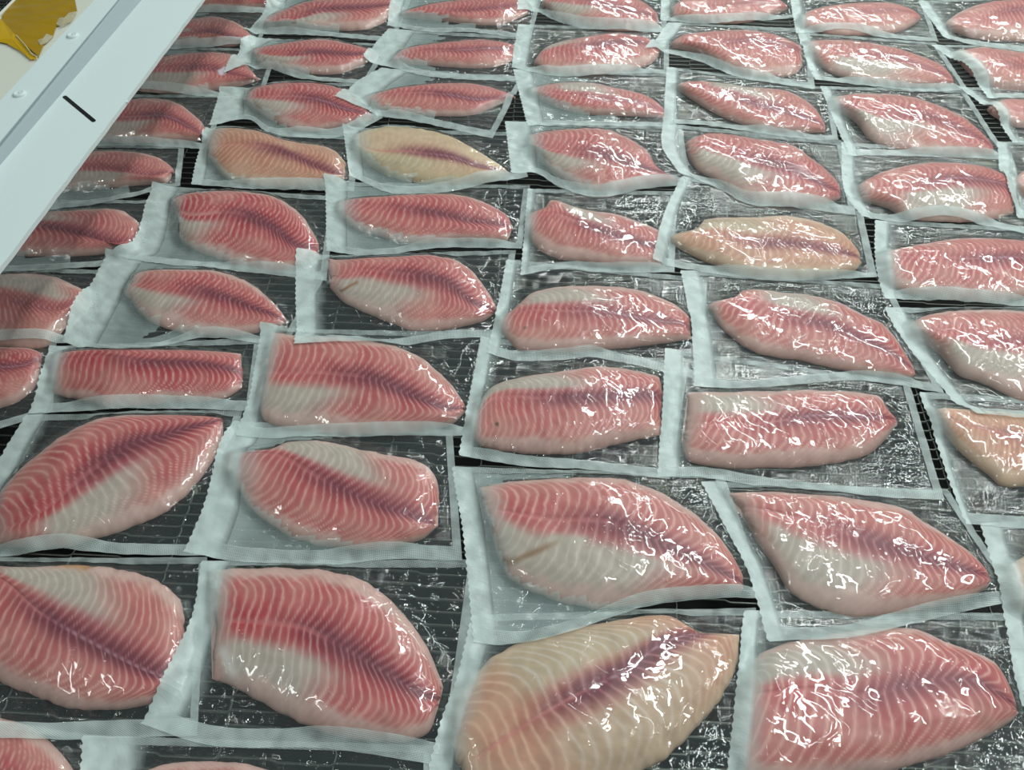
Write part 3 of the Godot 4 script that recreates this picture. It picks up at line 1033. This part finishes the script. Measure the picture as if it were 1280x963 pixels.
	pack("slender pink packed fillet whose tail points at a small bare patch of belt",
		[15,-905, "left", -169,-933,-198,-898,-215,-845, "bottom", -215,-845,-178,-825,-130,-816,-23,-776],
		[-185,-859,-135,-882,-81,-893,-40,-890,5,-864], [-183,-856,-123,-860,-83,-855,-39,-844,5,-861], [-184,-856,-156,-835,-97,-824,-48,-826,-20,-845,5,-865], {"red": 0.67, "dark": 0.9, "w": 0.2, "milk": 1})
	pack("pink packed fillet above the slender one, bag corner pointing sharply left",
		[18,-1013, "left", -170,-1034,-184,-994,-193,-946, "bottom", -193,-946,-156,-933,-113,-913,-61,-904,17,-900],
		[-160,-945,-143,-976,-91,-992,-43,-1001,6,-990], [-159,-942,-120,-957,-63,-959,6,-973], [-159,-944,-115,-940,-47,-932,-21,-936,6,-954], {"red": 0.63, "dark": 0.7, "w": 0.2, "milk": 1})
	pack("packed fillet at the photo's top edge, second whole pack right of the guard",
		[48,-1156, "left", -171,-1158,-173,-1043, "bottom", -173,-1043,-121,-1026,-60,-1024,25,-1005],
		[-159,-1072,-120,-1098,-58,-1117,12,-1117,25,-1095], [-158,-1068,-67,-1065,25,-1092], [-159,-1068,-95,-1056,-44,-1045,-11,-1049,25,-1079], {"red": 0.71, "dark": 0.6, "w": 0.08, "milk": 1})
	pack("large packed fillet at bottom centre with tail at lower left and orange-cream head",
		[174,-208, "left", -28,-203,-37,-158,-46,-130,-58,-73, "bottom", -58,-73,143,-71],
		[-40,-113,-34,-150,-8,-176,33,-190,76,-199,110,-202,121,-192], [-32,-100,-20,-109,15,-130,43,-145,75,-160,103,-179,136,-189], [-25,-92,0,-86,39,-88,80,-101,102,-113,131,-138,152,-165,159,-189], {"red": 0.44, "tone": 1, "belly": -1, "b0": 0.3, "b1": 0.85, "belly2": 1, "dark": 1.2, "w": 0.07, "n": 23, "marks": [[0.88, -0.2, 0.98, -0.1, 0.02, 0.6, 0.25, 0.22]]})
	pack("large packed fillet right of centre with broad milky seals and a torn white belly",
		[170,-318, "left", -48,-326,-43,-299,-37,-269,-26,-183, "bottom", -26,-183,8,-180,42,-188,97,-208,184,-216],
		[-29,-307,-11,-310,29,-314,88,-313,125,-296,155,-266,171,-231], [-22,-284,27,-273,74,-269,118,-248,152,-231,169,-224], [-18,-273,-5,-235,15,-220,61,-208,115,-214,165,-219,170,-223], {"red": 0.48, "belly": 1, "b0": 0.05, "b1": 0.75, "dark": 0.9, "w": 0.08, "milk": 1, "marks": [[0.16, 0.95, 0.32, 0.3, 0.012, 0.55, 0.42, 0.3], [0.3, 0.3, 0.4, 0.28, 0.02, 0.72, 0.7, 0.64]]})
	pack("packed fillet with a grey-white upper flank and a cluster of bright squiggly glare",
		[159,-435, "left", -28,-466,-35,-409,-43,-337, "bottom", -43,-337,-26,-333,10,-326,58,-323,126,-314],
		[-34,-368,-21,-402,-3,-413,46,-424,78,-430,109,-425,133,-419], [-35,-359,-14,-387,27,-387,78,-388,131,-395], [-34,-352,-23,-345,10,-339,52,-339,94,-350,126,-358], {"red": 0.52, "belly": -1, "b0": 0.0, "b1": 0.65, "dark": 0.95, "w": 0.06, "marks": [[0.17, 0.55, 0.172, 0.55, 0.006, 0.2, 0.2, 0.1]]})
	pack("pink packed fillet with a pointed left tip and a tiny black speck below its spine",
		[192,-543, "left", -5,-570,-12,-513,-22,-446, "bottom", -22,-446,4,-437,47,-438,74,-441,168,-414],
		[-14,-484,0,-497,23,-523,70,-531,120,-526,152,-509,169,-490], [-14,-480,15,-490,45,-488,85,-486,132,-477,167,-476], [-13,-475,-4,-463,7,-451,47,-447,95,-452,131,-457,166,-464], {"red": 0.6, "belly": -1, "b0": 0.15, "b1": 0.6, "dark": 0.7, "w": 0.05, "marks": [[0.17, 0.55, 0.172, 0.55, 0.006, 0.05, 0.05, 0.06]]})
	pack("packed fillet with a ragged wrinkled head end in an all-clear bag",
		[180,-678, "left", 18,-683,9,-547, "bottom", 9,-547,52,-556,91,-551,161,-551],
		[13,-635,34,-646,43,-660,76,-644,110,-637,157,-612], [13,-628,46,-628,86,-602,125,-586,153,-578], [14,-616,24,-590,44,-573,72,-566,104,-560,151,-560], {"red": 0.6, "belly": -1, "b0": 0.3, "b1": 0.65, "dark": 0.9, "w": 0.05})
	pack("plump packed fillet with white glare over its violet tail, tapering to a thin tip",
		[203,-802, "left", -8,-812,0,-710, "bottom", 0,-710,27,-711,53,-685,91,-668,136,-678,197,-689],
		[17,-783,61,-792,113,-791,153,-753,166,-708,186,-696], [18,-761,45,-740,77,-734,112,-724,142,-708,186,-694], [20,-759,32,-736,49,-707,87,-680,122,-680,158,-687,186,-694], {"red": 0.68, "belly": 1, "b0": 0.05, "b1": 0.5, "dark": 0.95, "w": 0.14, "milk": 1})
	pack("narrow packed fillet with a line of sparkling glare along its lower edge",
		[211,-917, "left", 2,-929,19,-803, "bottom", 19,-803,62,-803,196,-800],
		[19,-879,56,-893,91,-895,130,-882,168,-864,188,-834], [21,-872,64,-855,112,-844,141,-841,188,-826], [23,-870,54,-843,87,-828,155,-823,187,-819], {"red": 0.64, "belly": -1, "b0": 0.2, "b1": 0.6, "dark": 0.5, "w": 0.12, "milk": 1})
	pack("packed fillet with a white patch of glare over the lower half of its tail",
		[217,-1035, "left", 9,-1046,0,-933, "bottom", 0,-933,31,-919,67,-911,165,-919,202,-917],
		[28,-945,48,-980,97,-1003,141,-1014,184,-1003,198,-976], [28,-940,52,-957,95,-967,159,-980,197,-971], [29,-938,46,-922,92,-916,147,-924,183,-946,197,-966], {"red": 0.6, "belly": -1, "b0": 0.1, "b1": 0.4, "dark": 0.7, "w": 0.1})
	pack("packed fillet at the top edge above a small bare brown patch of belt",
		[234,-1181, "left", 12,-1182,8,-1072, "bottom", 8,-1072,34,-1082,62,-1055,100,-1034,154,-1026,212,-1023],
		[41,-1103,58,-1127,117,-1144,174,-1124,207,-1074], [42,-1099,113,-1081,167,-1058,204,-1050], [46,-1096,67,-1061,116,-1036,165,-1029,204,-1038], {"red": 0.6, "belly": 1, "b0": 0.05, "b1": 0.5, "dark": 0.6, "w": 0.14})
	pack("large deeply striped packed fillet in the photo's bottom right corner",
		[361,-204, "left", 166,-206,159,-185,147,-143,129,-78, "bottom", 129,-78,329,-75],
		[151,-148,169,-174,213,-187,276,-193,305,-181,329,-168,333,-141], [150,-146,201,-148,229,-144,260,-151,301,-155,332,-139], [143,-120,147,-99,178,-95,250,-105,292,-117,322,-130,333,-137], {"red": 0.6, "belly": -1, "b0": 0.0, "b1": 0.5, "dark": 0.7, "w": 0.06, "n": 24})
	pack("packed fillet with long wavy glare streaks across its upper half, above the corner fillet",
		[345,-305, "left", 151,-312,161,-281,174,-232,178,-183, "bottom", 178,-183,231,-183,303,-201,366,-214],
		[168,-302,217,-301,298,-290,317,-275,340,-252,351,-232], [177,-287,231,-269,287,-246,322,-235,350,-229], [181,-268,192,-244,204,-218,238,-202,273,-204,323,-213,350,-225], {"red": 0.52, "belly": 1, "b0": 0.08, "b1": 0.6, "dark": 0.85, "w": 0.06})
	pack("packed fillet with a square pale head and red forked tail notch",
		[349,-413, "left", 140,-452,117,-316, "bottom", 117,-316,147,-316,194,-308,251,-300,339,-295],
		[152,-402,180,-401,228,-402,273,-402,316,-397,320,-381,326,-371], [144,-364,185,-360,211,-361,253,-368,293,-368,326,-370], [140,-350,143,-333,168,-325,213,-325,239,-326,273,-332,298,-342,326,-369], {"red": 0.6, "belly": -1, "b0": 0.0, "b1": 0.42, "dark": 0.8, "w": 0.08, "marks": [[0.93, 0.0, 0.99, 0.0, 0.02, 0.55, 0.12, 0.12]]})
	pack("packed fillet with zigzag glare over its spine and a thick pale lower-left edge",
		[368,-534, "left", 168,-555,168,-514,166,-462,160,-408, "bottom", 160,-408,202,-404,249,-410,308,-414,376,-401],
		[185,-506,212,-513,225,-524,254,-523,305,-512,330,-493,348,-477,358,-422], [186,-502,216,-502,259,-479,287,-472,314,-457,335,-442,358,-421], [188,-499,194,-480,205,-463,224,-446,258,-438,298,-426,349,-417,359,-421], {"red": 0.56, "belly": -1, "b0": 0.25, "b1": 0.6, "dark": 0.8, "w": 0.08})
	pack("packed fillet with a smooth orange-tan head and curling white glare lines",
		[374,-648, "left", 190,-705,162,-640,140,-563, "bottom", 140,-563,171,-556,221,-544,271,-538,360,-545],
		[161,-604,190,-612,205,-629,256,-633,299,-634,339,-612,354,-578], [161,-597,207,-595,245,-581,285,-580,319,-572,351,-568], [163,-595,178,-580,203,-562,229,-548,279,-543,336,-552,351,-564], {"red": 0.48, "tone": 1, "belly": -1, "b0": 0.1, "b1": 0.55, "dark": 0.8, "w": 0.06})
	pack("plump packed fillet, pale belly and violet spine, above the tan-headed one",
		[386,-772, "left", 181,-807,175,-758,188,-710, "bottom", 188,-710,204,-699,228,-682,254,-656,292,-651,365,-638],
		[200,-768,234,-783,284,-771,323,-759,343,-730,358,-698,359,-675], [200,-758,231,-742,272,-719,308,-702,337,-676,358,-670], [200,-753,207,-721,226,-698,247,-670,284,-657,326,-654,358,-666], {"red": 0.6, "belly": 1, "b0": 0.08, "b1": 0.6, "dark": 0.9, "w": 0.08})
	pack("packed fillet with a speckled band of dense white glare along its middle",
		[401,-885, "left", 202,-935,181,-805, "bottom", 181,-805,225,-804,284,-789,351,-774,382,-773],
		[205,-891,243,-895,296,-882,344,-875,367,-846,375,-802], [206,-885,264,-853,294,-830,338,-810,373,-793], [207,-883,227,-854,252,-824,290,-798,336,-789,373,-789], {"red": 0.48, "belly": -1, "b0": 0.2, "b1": 0.6, "dark": 0.8, "w": 0.06})
	pack("smooth rosy packed fillet in a bag skewed over a bare black strip of belt",
		[411,-1033, "left", 219,-1053,175,-962, "bottom", 175,-962,202,-969,247,-947,287,-911,330,-896,381,-881],
		[213,-995,239,-1012,306,-1022,348,-1014,390,-984], [213,-987,280,-972,324,-982,385,-964], [214,-984,244,-970,280,-932,313,-913,360,-916,380,-938], {"red": 0.48, "dark": 0.5, "w": 0.1})
	pack("packed fillet at the top edge with a tan underside line, above the smooth rosy one",
		[427,-1178, "left", 226,-1181,208,-1057, "bottom", 208,-1057,289,-1046,400,-1066],
		[225,-1091,254,-1120,303,-1134,371,-1124,395,-1098], [224,-1080,293,-1081,394,-1092], [225,-1068,257,-1056,301,-1049,341,-1058,395,-1091], {"red": 0.4, "dark": 0.3, "w": 0.06})
	pack("sliver of packed fillet at the right border beneath a frosted seal, above the corner fillet",
		[470,-282, "left", 360,-275,356,-242,348,-196,334,-140, "bottom", 334,-140,402,-143],
		[361,-232,369,-241,392,-251,432,-260], [358,-226,376,-221,416,-227], [358,-220,360,-206,376,-197,402,-193], {"red": 0.31, "tone": 1, "w": 0.14})
	pack("orange-pink packed fillet at the right border below the curved seal, bag heavily crinkled",
		[501,-392, "left", 355,-402,352,-348,349,-303,349,-274, "bottom", 349,-274,442,-266],
		[359,-383,374,-383,396,-381,439,-377,475,-368], [358,-377,376,-360,417,-348,463,-341], [358,-369,367,-342,381,-320,390,-308,412,-309,453,-316], {"red": 0.43, "tone": 1, "dark": 0.3, "w": 0.05})
	pack("packed fillet at the right border with a wide curved milky seal and pale belly",
		[553,-503, "left", 355,-503,358,-472,365,-443,374,-413,388,-371, "bottom", 388,-371,425,-366,487,-363],
		[369,-479,389,-491,430,-498,482,-496,528,-482], [368,-473,410,-452,458,-448,510,-443], [370,-471,387,-446,396,-421,416,-410,440,-392,485,-385], {"red": 0.47, "belly": 1, "b0": 0.2, "b1": 0.8, "dark": 0.4, "w": 0.09})
	pack("packed fillet at the right border with a brownish underside showing below bright folds",
		[587,-614, "left", 384,-631,363,-558,359,-515, "bottom", 359,-515,429,-510,534,-499],
		[371,-577,410,-588,467,-599,522,-595,554,-575], [370,-567,410,-560,449,-557,505,-560,549,-563], [368,-553,370,-532,393,-519,437,-513,475,-513,535,-527], {"red": 0.55, "dark": 0.7, "w": 0.07})
	pack("packed fillet with a pale grainy lower half and narrow crimson midline, near right border",
		[575,-750, "left", 385,-769,364,-679,371,-636, "bottom", 371,-636,408,-627,460,-630,541,-606],
		[377,-686,419,-712,468,-725,521,-721,546,-706,548,-681], [376,-675,417,-670,474,-683,529,-681,545,-670], [376,-665,402,-650,418,-634,458,-628,501,-630,536,-643], {"red": 0.47, "belly": 1, "b0": 0.25, "b1": 0.78, "dark": 0.7, "w": 0.07})
	pack("packed fillet with narrow pointed tail and ribbed ivory belly, near the right border",
		[569,-880, "left", 390,-889,388,-815,387,-743, "bottom", 387,-743,431,-743,568,-735],
		[394,-861,442,-868,489,-861,529,-832,545,-810,557,-754], [393,-845,437,-810,492,-802,519,-781,555,-749], [394,-843,412,-811,421,-773,456,-753,500,-745,555,-745], {"red": 0.51, "belly": 1, "b0": 0.12, "b1": 0.6, "dark": 0.6, "w": 0.06})
	pack("pale frosted-looking packed fillet with glittering head end, third from top right corner",
		[573,-996, "left", 393,-1026,386,-942,388,-905, "bottom", 388,-905,427,-895,483,-882,522,-876,574,-880],
		[393,-997,452,-997,509,-974,555,-937,563,-897], [393,-973,437,-947,496,-937,529,-912,561,-892], [394,-962,413,-918,461,-896,525,-888,562,-892], {"red": 0.35, "belly": 1, "b0": 0.2, "b1": 0.7, "dark": 0.5, "w": 0.06})
	pack("pale packed fillet at the top edge speckled all over with glare, near top right",
		[599,-1133, "left", 407,-1138,390,-1021, "bottom", 390,-1021,461,-1020,512,-1008,577,-998],
		[399,-1047,418,-1079,480,-1100,538,-1103,562,-1088,576,-1065], [399,-1041,467,-1058,525,-1067,575,-1061], [400,-1036,448,-1018,527,-1025,576,-1061], {"red": 0.27, "dark": 0.3, "w": 0.07})
	pack("last packed fillet cut by the right border beside the pale-bellied one, only its tip showing",
		[696,-779, "left", 566,-769,535,-669,536,-634, "bottom", 536,-634,630,-631],
		[553,-695,583,-719,640,-727], [549,-684,624,-691], [550,-677,566,-654,612,-661], {"red": 0.39, "w": 0.1})
	pack("small pale packed fillet corner at the right border, second whole bag below the top corner",
		[726,-882, "left", 563,-887,583,-836,585,-769, "bottom", 585,-769,668,-756],
		[580,-839,611,-855,696,-848], [579,-833,631,-817,685,-823], [580,-828,600,-801,672,-791], {"red": 0.31, "w": 0.08})
	pack("packed fillet at the right border directly below the top right corner pack",
		[764,-988, "left", 565,-991,588,-920,592,-862, "bottom", 592,-862,705,-860],
		[584,-965,623,-978,656,-970,722,-951], [583,-952,620,-918,701,-904], [585,-944,593,-909,605,-886,642,-879,691,-877], {"red": 0.35, "dark": 0.3, "w": 0.08})
	pack("packed fillet in the top right corner with a deep red streak along its spine",
		[835,-1143, "left", 586,-1113,589,-1011, "bottom", 589,-1011,620,-991,681,-971,750,-958],
		[599,-1045,647,-1088,713,-1110,808,-1117], [600,-1037,640,-1031,689,-1058,790,-1078], [602,-1032,630,-1008,693,-1001,760,-1008], {"red": 0.43, "dark": 0.5, "w": 0.07})
